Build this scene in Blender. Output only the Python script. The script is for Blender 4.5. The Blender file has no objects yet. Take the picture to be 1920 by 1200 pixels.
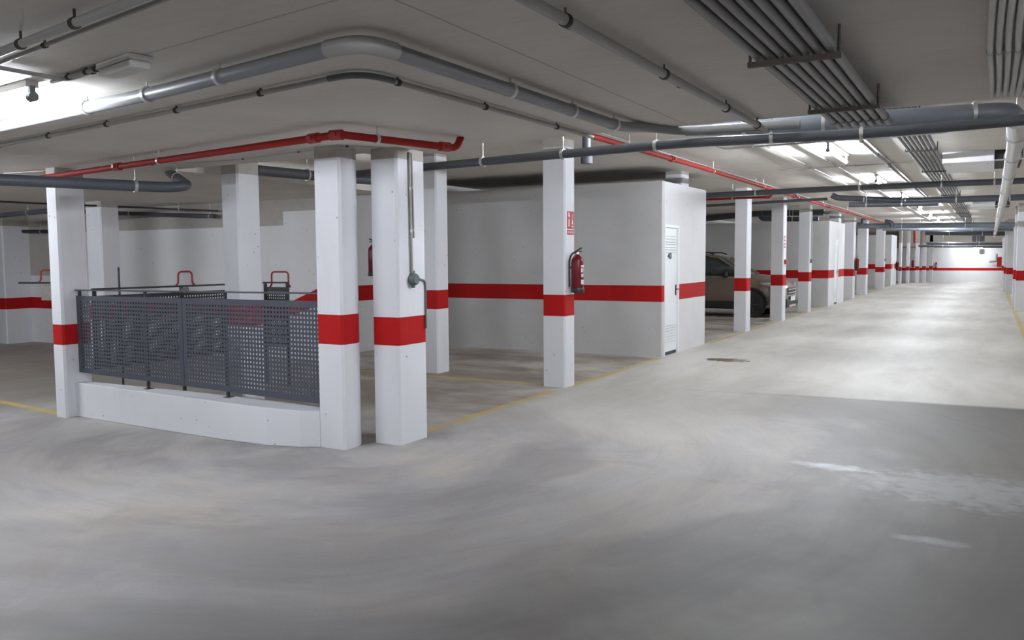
import bpy, math, random
from mathutils import Vector, Matrix
random.seed(7)
SC = bpy.context.scene
COL = SC.collection
PI = math.pi

# ------------------------------------------------------------------ camera model (metres; floor z=0, +Y runs down the aisle)
F, EYE = 1575.0, 1.55
AX = Vector((0.8698118558, -0.0307513783, 0.4924246502))
AY = Vector((0.4933386684, 0.0677239467, -0.8671968781))
AZ = Vector((-0.0066814934, 0.9972300736, 0.0740779222))
def ray(x, y):
    c = Vector((x - 960, 600 - y, -F))
    return Vector((AX.dot(c), AY.dot(c), AZ.dot(c)))
def at_z(x, y, z=0.0):
    d = ray(x, y); t = (z - EYE) / d.z
    return Vector((t * d.x, t * d.y, z))
def at_Y(x, y, Y):
    d = ray(x, y); t = Y / d.y
    return Vector((t * d.x, Y, EYE + t * d.z))
def at_X(x, y, X):
    d = ray(x, y); t = X / d.x
    return Vector((X, t * d.y, EYE + t * d.z))

# ------------------------------------------------------------------ node helpers
class G:
    def __init__(s, mat):
        s.t = mat.node_tree; s.n = s.t.nodes; s.l = s.t.links
    def new(s, kind, **kw):
        nd = s.n.new(kind)
        for k, v in kw.items(): setattr(nd, k, v)
        return nd
    def put(s, sock, v):
        if hasattr(v, 'is_output') or hasattr(v, 'links'): s.l.new(v, sock)
        else: sock.default_value = v
    def m(s, op, a, b=None, c=None, clamp=False):
        nd = s.new('ShaderNodeMath', operation=op, use_clamp=clamp)
        s.put(nd.inputs[0], a)
        if b is not None: s.put(nd.inputs[1], b)
        if c is not None: s.put(nd.inputs[2], c)
        return nd.outputs[0]
    def pos(s):
        nd = s.new('ShaderNodeNewGeometry'); sep = s.new('ShaderNodeSeparateXYZ')
        s.l.new(nd.outputs['Position'], sep.inputs[0])
        return nd.outputs['Position'], sep.outputs[0], sep.outputs[1], sep.outputs[2]
    def vec(s, x, y, z=0.0):
        nd = s.new('ShaderNodeCombineXYZ')
        for i, v in enumerate((x, y, z)): s.put(nd.inputs[i], v)
        return nd.outputs[0]
    def noise(s, v, scale, detail=4, rough=0.55, dist=0.0):
        nd = s.new('ShaderNodeTexNoise'); s.l.new(v, nd.inputs['Vector'])
        nd.inputs['Scale'].default_value = scale; nd.inputs['Detail'].default_value = detail
        nd.inputs['Roughness'].default_value = rough; nd.inputs['Distortion'].default_value = dist
        return nd.outputs['Fac']
    def step(s, v, a, b):
        nd = s.new('ShaderNodeMapRange', interpolation_type='SMOOTHSTEP')
        s.put(nd.inputs[0], v); nd.inputs[1].default_value = a; nd.inputs[2].default_value = b
        return nd.outputs[0]
    def mix(s, f, a, b, mode='MIX'):
        nd = s.new('ShaderNodeMix', data_type='RGBA', blend_type=mode)
        s.put(nd.inputs[0], f)
        for i, v in ((6, a), (7, b)):
            if isinstance(v, (tuple, list)): nd.inputs[i].default_value = (v[0], v[1], v[2], 1)
            else: s.l.new(v, nd.inputs[i])
        return nd.outputs[2]
    def bump(s, h, strength, dist, bsdf):
        nd = s.new('ShaderNodeBump'); nd.inputs['Strength'].default_value = strength
        nd.inputs['Distance'].default_value = dist
        s.l.new(h, nd.inputs['Height']); s.l.new(nd.outputs[0], bsdf.inputs['Normal'])
    def rect(s, X, Y, x0, x1, y0, y1, e=0.012):
        a = s.m('MULTIPLY', s.step(X, x0 - e, x0 + e), s.step(X, x1 + e, x1 - e))
        b = s.m('MULTIPLY', s.step(Y, y0 - e, y0 + e), s.step(Y, y1 + e, y1 - e))
        return s.m('MULTIPLY', a, b)
def mat(name, col, rough=0.5, metal=0.0, var=0.06, scale=14.0, bump=0.0, spec=0.5, emit=None, coat=0.0):
    m = bpy.data.materials.new(name); m.use_nodes = True
    g = G(m); b = g.n['Principled BSDF']
    b.inputs['Roughness'].default_value = rough; b.inputs['Metallic'].default_value = metal
    b.inputs['Specular IOR Level'].default_value = spec
    if coat: b.inputs['Coat Weight'].default_value = coat
    p, X, Y, Z = g.pos()
    n = g.noise(p, scale, 4)
    lo = tuple(max(0, c * (1 - var)) for c in col); hi = tuple(min(1, c * (1 + var)) for c in col)
    c = g.mix(n, lo, hi)
    g.l.new(c, b.inputs['Base Color'])
    if bump: g.bump(n, bump, 0.004, b)
    if emit:
        b.inputs['Emission Color'].default_value = (*emit[0], 1); b.inputs['Emission Strength'].default_value = emit[1]
    return m
M = {}
def white_paint(name, col, blot):
    m = bpy.data.materials.new(name); m.use_nodes = True
    g = G(m); b = g.n['Principled BSDF']; b.inputs['Roughness'].default_value = 0.62
    b.inputs['Specular IOR Level'].default_value = 0.3
    p, X, Y, Z = g.pos()
    big = g.noise(p, 1.3, 3); fine = g.noise(p, 40, 4)
    stain = g.noise(g.vec(g.m('MULTIPLY', X, 3), g.m('MULTIPLY', Y, 3), g.m('MULTIPLY', Z, 0.6)), 1.5, 4)
    c = g.mix(g.step(big, 0.3, 0.7), tuple(v * (1 - blot) for v in col), col)
    c = g.mix(g.m('MULTIPLY', g.step(stain, 0.56, 0.75), 0.25), c, (0.55, 0.54, 0.51))
    v = g.new('ShaderNodeTexVoronoi'); g.l.new(p, v.inputs['Vector']); v.inputs['Scale'].default_value = 9.5
    pits = g.m('MULTIPLY', g.step(v.outputs['Distance'], 0.12, 0.07), g.step(g.noise(p, 3.1, 2), 0.51, 0.57))
    c = g.mix(g.m('MULTIPLY', pits, 0.75), c, (0.3, 0.29, 0.28))
    g.l.new(c, b.inputs['Base Color'])
    h = g.m('SUBTRACT', g.m('MULTIPLY', fine, 0.4), pits)
    g.bump(h, 0.25, 0.004, b)
    return m
M['white'] = white_paint('column_white_paint', (0.69, 0.695, 0.715), 0.05)
M['wall'] = white_paint('wall_white_paint', (0.70, 0.70, 0.70), 0.05)
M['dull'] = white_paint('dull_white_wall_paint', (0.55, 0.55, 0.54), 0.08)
M['red'] = mat('red_band_paint', (0.37, 0.008, 0.008), 0.6, var=0.10, scale=6, spec=0.15)
M['raw'] = mat('raw_concrete', (0.40, 0.375, 0.34), 0.85, var=0.12, scale=9, bump=0.25, spec=0.2)
M['pvcdark'] = mat('dark_grey_pvc', (0.060, 0.066, 0.078), 0.42, var=0.12, scale=5)
M['pvc'] = mat('mid_grey_pvc', (0.20, 0.205, 0.21), 0.42, var=0.08, scale=7)
M['pvcblue'] = mat('blue_grey_pvc', (0.16, 0.18, 0.215), 0.36, var=0.08, scale=4)
M['conduit'] = mat('conduit_grey', (0.34, 0.335, 0.32), 0.45, var=0.1, scale=8)
M['bundle'] = mat('bundle_grey_pipe', (0.135, 0.133, 0.130), 0.42, var=0.15, scale=6)
M['corr'] = mat('pale_corrugated_plastic', (0.62, 0.61, 0.57), 0.55, var=0.1, scale=9)
M['steel'] = mat('galvanised_steel', (0.56, 0.56, 0.54), 0.35, 0.75, var=0.15, scale=11)
M['bracket'] = mat('rusty_bracket_steel', (0.055, 0.042, 0.034), 0.65, 0.2, var=0.4, scale=22)
M['firered'] = mat('fire_pipe_red', (0.25, 0.016, 0.014), 0.6, var=0.12, scale=9, spec=0.15)
M['darkred'] = mat('coupling_dark_red', (0.28, 0.018, 0.016), 0.38, var=0.15, scale=20)
M['panel'] = mat('blue_grey_panel_paint', (0.060, 0.066, 0.083), 0.45, var=0.08, scale=9)
M['darksteel'] = mat('black_steel', (0.022, 0.023, 0.026), 0.5, var=0.15, scale=20)
M['black'] = mat('black_plastic', (0.014, 0.014, 0.015), 0.45, var=0.15, scale=20)
M['plastic'] = mat('white_plastic', (0.66, 0.65, 0.62), 0.4, var=0.04, scale=10)
M['boxwhite'] = mat('fan_box_white', (0.80, 0.81, 0.83), 0.45, var=0.04, scale=6)
M['doorwhite'] = mat('door_white_enamel', (0.80, 0.82, 0.82), 0.38, var=0.02, scale=6)
M['slot'] = mat('louvre_shadow_grey', (0.60, 0.61, 0.61), 0.5, var=0.05)
M['jbox'] = mat('junction_box_grey', (0.115, 0.135, 0.14), 0.4, var=0.1, scale=20)
M['signred'] = mat('sign_red', (0.38, 0.022, 0.026), 0.4, var=0.06)
M['signwhite'] = mat('sign_white', (0.82, 0.78, 0.76), 0.5, var=0.04)
M['extred'] = mat('extinguisher_red', (0.120, 0.005, 0.008), 0.34, var=0.06, spec=0.35)
M['labelwhite'] = mat('label_paper', (0.66, 0.62, 0.62), 0.5, var=0.06)
M['darkvoid'] = mat('dark_duct_grey', (0.03, 0.03, 0.032), 0.7, var=0.2)
M['gauge'] = mat('mottled_grey_box', (0.20, 0.19, 0.165), 0.6, var=0.6, scale=45)
M['tube'] = mat('fluorescent_tube', (0.9, 0.9, 0.9), 0.4, emit=((0.885, 0.935, 1.03), 370.0))
M['dimtube'] = mat('dim_fluorescent_tube', (0.9, 0.9, 0.9), 0.4, emit=((0.885, 0.935, 1.03), 240.0))  # same tube with its emission turned down
M['carpaint'] = mat('bronze_beige_car_paint', (0.20, 0.155, 0.115), 0.3, 0.3, var=0.04, scale=4, coat=0.6)
M['carblack'] = mat('black_car_cladding', (0.012, 0.012, 0.013), 0.55, var=0.15)
M['glass'] = mat('dark_car_glass', (0.030, 0.045, 0.045), 0.06, var=0.05, spec=0.8, coat=0.5)
M['lens'] = mat('headlamp_lens', (0.72, 0.74, 0.76), 0.12, 0.35, var=0.1, scale=30)
M['chrome'] = mat('bright_trim', (0.72, 0.72, 0.72), 0.2, 0.9, var=0.05)
M['rubber'] = mat('tyre_rubber', (0.016, 0.016, 0.017), 0.75, var=0.2, scale=30)
M['alloy'] = mat('grey_wheel_alloy', (0.035, 0.035, 0.037), 0.5, 0.3, var=0.1)
M['plate'] = mat('number_plate_white', (0.75, 0.76, 0.78), 0.4, var=0.03)

def floor_mat():
    m = bpy.data.materials.new('trowelled_concrete_floor'); m.use_nodes = True
    g = G(m); b = g.n['Principled BSDF']
    p, X, Y, Z = g.pos()
    dx = g.m('SUBTRACT', X, -4.9); dy = g.m('SUBTRACT', Y, 5.6)
    r = g.m('SQRT', g.m('ADD', g.m('MULTIPLY', dx, dx), g.m('MULTIPLY', dy, dy)))
    ang = g.m('ARCTAN2', dy, dx)
    arc = g.vec(g.m('MULTIPLY', r, 2.6), g.m('MULTIPLY', ang, 0.9), 0.0)
    streak = g.noise(g.vec(g.m('ADD', g.m('MULTIPLY', r, 2.2), g.m('MULTIPLY', g.noise(p, 0.35, 3), 3.0)), g.m('MULTIPLY', ang, 1.3), 0.0), 1.0, 6, 0.60, 0.35)
    fine = g.noise(g.vec(g.m('MULTIPLY', r, 26), g.m('MULTIPLY', ang, 3.0), 3.0), 1.0, 4, 0.6)
    lane = g.noise(g.vec(g.m('MULTIPLY', X, 1.1), g.m('MULTIPLY', Y, 0.28), 1.0), 1.6, 5, 0.6, 0.2)
    cloud = g.noise(p, 0.55, 5, 0.6, 0.6); speck = g.noise(p, 60, 4, 0.7)
    tone = g.noise(g.vec(g.m('ADD', g.m('MULTIPLY', r, 1.3), g.m('MULTIPLY', cloud, 2.0)), g.m('MULTIPLY', ang, 2.0), 8.0), 1.3, 5, 0.6, 0.5)
    warm = (0.43, 0.40, 0.355); cool = (0.385, 0.378, 0.378)
    near = g.mix(g.step(tone, 0.30, 0.70), cool, warm)
    near = g.mix(g.m('MULTIPLY', g.step(streak, 0.40, 0.76), 0.40), near, (0.215, 0.208, 0.21))
    near = g.mix(g.m('MULTIPLY', g.step(cloud, 0.50, 0.70), 0.34), near, (0.27, 0.235, 0.205))
    near = g.mix(g.m('MULTIPLY', g.step(fine, 0.45, 0.8), 0.17), near, (0.20, 0.195, 0.19))
    band = g.noise(g.vec(g.m('ADD', g.m('MULTIPLY', r, 0.95), g.m('MULTIPLY', g.noise(p, 0.6, 2), 1.2)), g.m('MULTIPLY', ang, 0.75), 21.0), 1.0, 4, 0.55, 0.2)
    near = g.mix(g.m('MULTIPLY', g.step(band, 0.45, 0.62), 0.46), near, (0.17, 0.163, 0.17))
    blot = g.noise(p, 1.05, 5, 0.62, 0.8)
    near = g.mix(g.m('MULTIPLY', g.step(blot, 0.54, 0.68), 0.30), near, (0.215, 0.17, 0.145))
    near = g.mix(g.m('MULTIPLY', g.step(g.noise(p, 1.7, 5, 0.65, 0.5), 0.56, 0.72), 0.22), near, (0.47, 0.455, 0.43))
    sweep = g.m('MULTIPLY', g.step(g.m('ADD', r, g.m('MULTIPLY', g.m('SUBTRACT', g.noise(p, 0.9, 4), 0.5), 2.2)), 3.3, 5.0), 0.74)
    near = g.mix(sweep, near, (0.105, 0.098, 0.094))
    far = g.mix(g.step(lane, 0.35, 0.68), (0.60, 0.58, 0.53), (0.48, 0.46, 0.41))
    far = g.mix(g.m('MULTIPLY', g.step(cloud, 0.55, 0.75), 0.3), far, (0.38, 0.35, 0.30))
    # the newer pour along the aisle meets the older slab at a joint
    wob = g.m('MULTIPLY', g.m('SUBTRACT', g.noise(p, 1.2, 3), 0.5), 0.10)
    jl = g.m('ADD', g.m('SUBTRACT', Y, g.m('MULTIPLY', X, 0.08)), wob)
    c = g.mix(g.m('MAXIMUM', g.m('MULTIPLY', g.step(jl, 9.66, 9.84), g.step(X, -5.5, -0.6)), g.m('MULTIPLY', g.step(jl, 5.6, 10.4), g.step(X, 0.0, -3.6))), near, far)
    joint = g.m('MULTIPLY', g.m('MULTIPLY', g.step(jl, 9.68, 9.70), g.step(jl, 9.73, 9.71)), g.step(X, -4.0, -2.5))
    c = g.mix(g.m('MULTIPLY', joint, 0.35), c, (0.16, 0.155, 0.15))
    # bays on the left are browner in patches
    bay = g.m('MULTIPLY', g.step(X, -4.36, -4.44), g.step(Y, 5.2, 6.0))
    bay_tone = g.noise(g.vec(g.m('MULTIPLY', X, 0.5), Y, 5.0), 1.1, 5, 0.62)
    c = g.mix(g.m('MULTIPLY', bay, g.step(bay_tone, 0.36, 0.66)), c, (0.27, 0.225, 0.18))
    aisle = g.step(X, -8.4, -10.0)
    c = g.mix(g.m('MULTIPLY', aisle, 0.55), c, (0.25, 0.22, 0.185))
    c = g.mix(g.m('MULTIPLY', g.step(speck, 0.45, 0.75), 0.22), c, (0.19, 0.18, 0.17))
    # yellow bay lines, worn
    wear = g.m('MULTIPLY', g.step(g.noise(p, 5, 5, 0.7), 0.30, 0.52), g.step(speck, 0.25, 0.5))
    lines = g.rect(X, Y, -4.415, -4.315, 6.0, 8.70)
    for q in ((-4.40, -4.30, 8.95, 12.25), (-4.36, -4.27, 14.7, 17.25), (-4.36, -4.27, 17.6, 20.5), (-4.36, -4.27, 20.9, 26.7),
              (-9.0, -4.65, 8.98, 9.10), (-9.0, -4.6, 17.4, 17.5), (-4.36, -4.27, 30.2, 44.0), (0.58, 0.68, 15.0, 46.0), (0.7, 5.0, 26.85, 26.95)):
        lines = g.m('MAXIMUM', lines, g.rect(X, Y, *q))
    sl = g.m('SUBTRACT', Y, g.m('MULTIPLY', g.m('ADD', X, 8.1), -0.11))
    lines = g.m('MAXIMUM', lines, g.rect(X, sl, -14.0, -8.12, 5.01, 5.11))
    c = g.mix(g.m('MULTIPLY', g.m('MULTIPLY', lines, wear), 0.82), c, (0.50, 0.36, 0.07))
    # wet patch and lime patches
    def blob(cx, cy, rx, ry, e0=1.0, e1=0.7, ns=9.0, amp=2.4):
        a = g.m('DIVIDE', g.m('SUBTRACT', X, cx), rx); d = g.m('DIVIDE', g.m('SUBTRACT', Y, cy), ry)
        q = g.m('ADD', g.m('ADD', g.m('MULTIPLY', a, a), g.m('MULTIPLY', d, d)), g.m('MULTIPLY', g.m('SUBTRACT', g.noise(p, ns, 3), 0.5), amp))
        return g.step(q, e0, e1)
    wet = blob(-3.36, 12.45, 0.36, 0.22)
    c = g.mix(g.m('MULTIPLY', wet, 0.85), c, (0.17, 0.14, 0.10))
    for q, col, k in (((-0.98, 6.44, 0.30, 0.11, 1.3, -0.4), (0.64, 0.66, 0.67), 0.75), ((-0.10, 6.2, 0.8, 0.55, 1.0, 0.0), (0.52, 0.53, 0.53), 0.32),
                      ((-0.23, 5.0, 0.20, 0.07, 1.3, -0.4), (0.60, 0.61, 0.62), 0.4), ((-1.15, 5.8, 0.20, 0.26, 1.4, -0.4), (0.22, 0.22, 0.23), 0.28)):
        c = g.mix(g.m('MULTIPLY', blob(*q), k), c, col)
    g.l.new(c, b.inputs['Base Color'])
    rg = g.m('ADD', 0.42, g.m('MULTIPLY', streak, 0.25))
    rg = g.m('SUBTRACT', rg, g.m('MULTIPLY', wet, 0.38))
    g.l.new(rg, b.inputs['Roughness']); b.inputs['Specular IOR Level'].default_value = 0.4
    g.bump(g.m('ADD', g.m('MULTIPLY', fine, 0.6), g.m('MULTIPLY', speck, 0.4)), 0.10, 0.003, b)
    return m
def ceil_mat():
    m = bpy.data.materials.new('board_marked_concrete'); m.use_nodes = True
    g = G(m); b = g.n['Principled BSDF']; b.inputs['Roughness'].default_value = 0.85; b.inputs['Specular IOR Level'].default_value = 0.2
    p, X, Y, Z = g.pos()
    big = g.noise(p, 0.8, 4); fine = g.noise(p, 22, 5, 0.65)
    grain = g.noise(g.vec(X, g.m('MULTIPLY', Y, 7), 2.0), 3.0, 4, 0.6)
    c = g.mix(g.step(big, 0.3, 0.72), (0.63, 0.60, 0.55), (0.71, 0.675, 0.62))
    c = g.mix(g.m('MULTIPLY', g.step(grain, 0.45, 0.75), 0.35), c, (0.56, 0.53, 0.49))
    c = g.mix(g.m('MULTIPLY', g.step(fine, 0.55, 0.8), 0.25), c, (0.50, 0.475, 0.435))
    # chalked setting-out lines on the near soffit
    k1 = g.m('MULTIPLY', g.rect(X, Y, -1.838, -1.828, 0.0, 5.7, 0.003), 0.55)
    sk = g.m('ADD', Y, g.m('MULTIPLY', g.m('ADD', X, 3.26), 0.134))
    k2 = g.m('MULTIPLY', g.rect(X, sk, -3.3, 0.0, 2.476, 2.486, 0.003), 0.5)
    c = g.mix(k1, c, (0.20, 0.20, 0.22)); c = g.mix(k2, c, (0.16, 0.19, 0.27))
    g.l.new(c, b.inputs['Base Color']); g.bump(g.m('ADD', fine, g.m('MULTIPLY', grain, 0.6)), 0.22, 0.004, b)
    return m
M['floor'] = floor_mat(); M['ceil'] = ceil_mat()

# ------------------------------------------------------------------ mesh builder
class MB:
    def __init__(s): s.v = []; s.f = []; s.mi = []; s.sm = []
    def add(s, vs, fs, mi=0, sm=False):
        o = len(s.v); s.v += [Vector(v) for v in vs]
        for f in fs: s.f.append([o + i for i in f]); s.mi.append(mi); s.sm.append(sm)
        return s
    def box(s, x0, x1, y0, y1, z0, z1, mi=0):
        return s.prism([(x0, y0), (x1, y0), (x1, y1), (x0, y1)], z0, z1, mi)
    def prism(s, poly, z0, z1, mi=0, sm=False, caps=True):
        n = len(poly)
        vs = [(x, y, z0) for x, y in poly] + [(x, y, z1) for x, y in poly]
        s.add(vs, [[i, (i + 1) % n, n + (i + 1) % n, n + i] for i in range(n)], mi, sm)
        if caps: s.add(vs, [list(range(n))[::-1], list(range(n, 2 * n))], mi)
        return s
    def stack(s, poly, zs, mis, sm=False):
        n = len(poly); k = len(zs)
        vs = [(x, y, z) for z in zs for x, y in poly]
        for j in range(k - 1):
            o = len(s.v) if j == 0 else o
            if j == 0: s.v += [Vector(v) for v in vs]
            for i in range(n):
                s.f.append([o + j * n + i, o + j * n + (i + 1) % n, o + (j + 1) * n + (i + 1) % n, o + (j + 1) * n + i])
                s.mi.append(mis[j]); s.sm.append(sm)
        s.f.append([o + i for i in range(n)][::-1]); s.mi.append(mis[0]); s.sm.append(False)
        s.f.append([o + (k - 1) * n + i for i in range(n)]); s.mi.append(mis[-1]); s.sm.append(False)
        return s
    def obox(s, c, ux, uy, uz, hx, hy, hz, mi=0):
        c = Vector(c); ux, uy, uz = Vector(ux).normalized() * hx, Vector(uy).normalized() * hy, Vector(uz).normalized() * hz
        vs = [c + a * ux + b * uy + d * uz for d in (-1, 1) for a, b in ((-1, -1), (1, -1), (1, 1), (-1, 1))]
        return s.add(vs, [[3, 2, 1, 0], [4, 5, 6, 7], [0, 1, 5, 4], [1, 2, 6, 5], [2, 3, 7, 6], [3, 0, 4, 7]], mi)
    def tube(s, pts, r, seg=12, mi=0, caps=True, radii=None):
        pts = [Vector(p) for p in pts]; n = len(pts)
        t0 = (pts[1] - pts[0]).normalized()
        a = Vector((0, 0, 1)) if abs(t0.z) < 0.9 else Vector((1, 0, 0))
        u = (a - a.dot(t0) * t0).normalized(); vs = []
        for i, p in enumerate(pts):
            t = ((pts[min(i + 1, n - 1)] - p).normalized() + (p - pts[max(i - 1, 0)]).normalized())
            t = t.normalized() if t.length > 1e-6 else t0
            u = (u - u.dot(t) * t).normalized(); w = t.cross(u)
            rr = radii[i] if radii else r
            vs += [p + rr * (math.cos(2 * PI * k / seg) * u + math.sin(2 * PI * k / seg) * w) for k in range(seg)]
        fs = [[i * seg + k, i * seg + (k + 1) % seg, (i + 1) * seg + (k + 1) % seg, (i + 1) * seg + k] for i in range(n - 1) for k in range(seg)]
        s.add(vs, fs, mi, True)
        if caps: s.add(vs, [list(range(seg))[::-1], list(range((n - 1) * seg, n * seg))], mi)
        return s
    def lathe(s, prof, c, seg=20, mi=0, axis='z'):
        c = Vector(c); vs = []
        for r, h in prof:
            for k in range(seg):
                a = 2 * PI * k / seg; x, y = r * math.cos(a), r * math.sin(a)
                vs.append(c + (Vector((x, y, h)) if axis == 'z' else Vector((h, x, y)) if axis == 'x' else Vector((y, h, x))))
        n = len(prof)
        s.add(vs, [[i * seg + k, i * seg + (k + 1) % seg, (i + 1) * seg + (k + 1) % seg, (i + 1) * seg + k] for i in range(n - 1) for k in range(seg)], mi, True)
        s.add(vs, [list(range(seg))[::-1], list(range((n - 1) * seg, n * seg))], mi)
        return s
    def build(s, name, mats, parent=None, kind=None, bevel=0.0):
        if not isinstance(mats, (list, tuple)): mats = [mats]
        if parent is not None: org = Vector(parent['_o'])
        else:
            lo = Vector([min(v[i] for v in s.v) for i in range(3)]); hi = Vector([max(v[i] for v in s.v) for i in range(3)])
            org = Vector(((lo.x + hi.x) / 2, (lo.y + hi.y) / 2, lo.z))
        me = bpy.data.meshes.new(name)
        me.from_pydata([tuple(v - org) for v in s.v], [], s.f)
        for q in mats: me.materials.append(M[q])
        me.polygons.foreach_set('material_index', s.mi); me.polygons.foreach_set('use_smooth', s.sm)
        me.validate(); me.update()
        o = bpy.data.objects.new(name, me); COL.objects.link(o)
        if parent is not None: o.parent = parent; o['_o'] = tuple(org)
        else: o.location = org; o['_o'] = tuple(org)
        if kind: o['kind'] = kind
        if bevel:
            bv = o.modifiers.new('edge', 'BEVEL'); bv.width = bevel; bv.segments = 2; bv.limit_method = 'ANGLE'; bv.angle_limit = math.radians(40)
        return o
def tag(o, label, cat, group=None):
    o['label'] = label; o['category'] = cat
    if group: o['group'] = group
    return o
def empty(name, loc, label=None, cat=None, group=None, kind=None):
    o = bpy.data.objects.new(name, None); COL.objects.link(o); o.location = loc; o['_o'] = tuple(loc); o.empty_display_size = 0.1
    if label: tag(o, label, cat, group)
    if kind: o['kind'] = kind
    return o
def rounded(pts, rad, n=6):
    pts = [Vector(p) for p in pts]; out = [pts[0]]
    for i in range(1, len(pts) - 1):
        a, b, c = pts[i - 1], pts[i], pts[i + 1]
        d = min(rad, (a - b).length * 0.48, (c - b).length * 0.48)
        p, q = b + (a - b).normalized() * d, b + (c - b).normalized() * d
        out += [p.lerp(b, t).lerp(b.lerp(q, t), t) for t in [k / n for k in range(n + 1)]]
    return out + [pts[-1]]
def text_mesh(name, s, size, parent, mname, origin, ux, uy, depth=0.001, wide=1.0, bold=0.0):
    cu = bpy.data.curves.new(name, 'FONT'); cu.body = s; cu.size = size; cu.extrude = depth; cu.offset = bold; cu.align_x = 'CENTER'; cu.align_y = 'CENTER'
    to = bpy.data.objects.new(name, cu); COL.objects.link(to)
    dg = bpy.context.evaluated_depsgraph_get(); me = bpy.data.meshes.new_from_object(to.evaluated_get(dg))
    bpy.data.objects.remove(to); bpy.data.curves.remove(cu)
    ux, uy = Vector(ux).normalized(), Vector(uy).normalized(); uz = ux.cross(uy)
    R = Matrix((ux, uy, uz)).transposed().to_4x4(); R.translation = Vector(origin) - Vector(parent['_o'])
    me.transform(Matrix.Diagonal((wide, 1, 1, 1))); me.transform(R); me.materials.clear(); me.materials.append(M[mname])
    o = bpy.data.objects.new(name, me); COL.objects.link(o); o.parent = parent
    return o

# ------------------------------------------------------------------ the shell
ZL, ZU = 2.45, 2.93            # lower soffit near the camera, upper soffit over the aisle
XW, XE, YS, YN = -24.0, 3.6, -5.6, 56.0  # unseen east and south walls set close to bounce light onto the near soffit
MB().box(XW, XE, YS, YN, -0.2, 0).build('floor', 'floor', kind='structure')
MB().box(XW, XE, YS, YN, ZU, ZU + 0.25).build('ceiling', 'ceil', kind='structure')
MB().prism([(XW, YS), (XE, YS), (XE, 5.72), (-7.2, 5.72), (-7.2, 9.45), (XW, 9.45)], ZL, ZU, 0).build('ceiling_lower', 'ceil', kind='structure')
def wall(name, poly, zs, mis): return MB().stack(poly, zs, mis).build(name, ['wall', 'red', 'raw'], kind='structure')
def rc(x0, x1, y0, y1): return [(x0, y0), (x1, y0), (x1, y1), (x0, y1)]
LOB, HIB = (0.648, 0.858), (0.855, 1.105)
# wall at the back of the left aisle, band stepping up towards the right
w = MB()
w.stack(rc(XW, -14.4, 9.45, 9.6), [0, LOB[0], LOB[1], 1.27, ZL], [0, 1, 0, 2])
w.stack(rc(-14.4, -9.35, 9.45, 9.6), [0, LOB[0], LOB[1], 2.06, ZL], [0, 1, 0, 2])
w.stack(rc(-9.35, -8.6, 9.45, 9.6), [0, 2.27, ZU], [0, 2])
yb = 9.448
w.add([(-9.35, yb, LOB[0]), (-8.70, yb, HIB[0]), (-8.70, yb, HIB[1]), (-9.35, yb, LOB[1])], [[0, 1, 2, 3]], 1)
w.add([(-8.70, yb, HIB[0]), (-8.6, yb, HIB[0]), (-8.6, yb, HIB[1]), (-8.70, yb, HIB[1])], [[0, 1, 2, 3]], 1)
w.build('wall_back_left', ['wall', 'red', 'raw'], kind='structure')
wall('wall_bay_side', rc(-9.2, -9.05, 9.6, YN), [0, 0.855, 1.105, ZU], [0, 1, 0])
wall('wall_west', rc(XW - 0.15, XW, YS, 9.6), [0, 0.85, 1.1, ZL], [0, 1, 0])
wall('wall_south', rc(XW, XE, YS - 0.15, YS), [0, 0.85, 1.1, ZU], [0, 1, 0])
wall('wall_east', rc(XE, XE + 0.15, YS, YN), [0, 0.85, 1.1, ZU], [0, 1, 0])
wall('wall_north', rc(-9.2, XE, 55.0, 55.2), [0, 0.63, 0.79, 1.95, ZU], [0, 1, 0, 2])
MB().box(-4.6, 1.0, 53.5, 55.0, 2.05, ZU).build('trim_1', 'ceil', kind='structure')      # downstand beam at the far end

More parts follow.
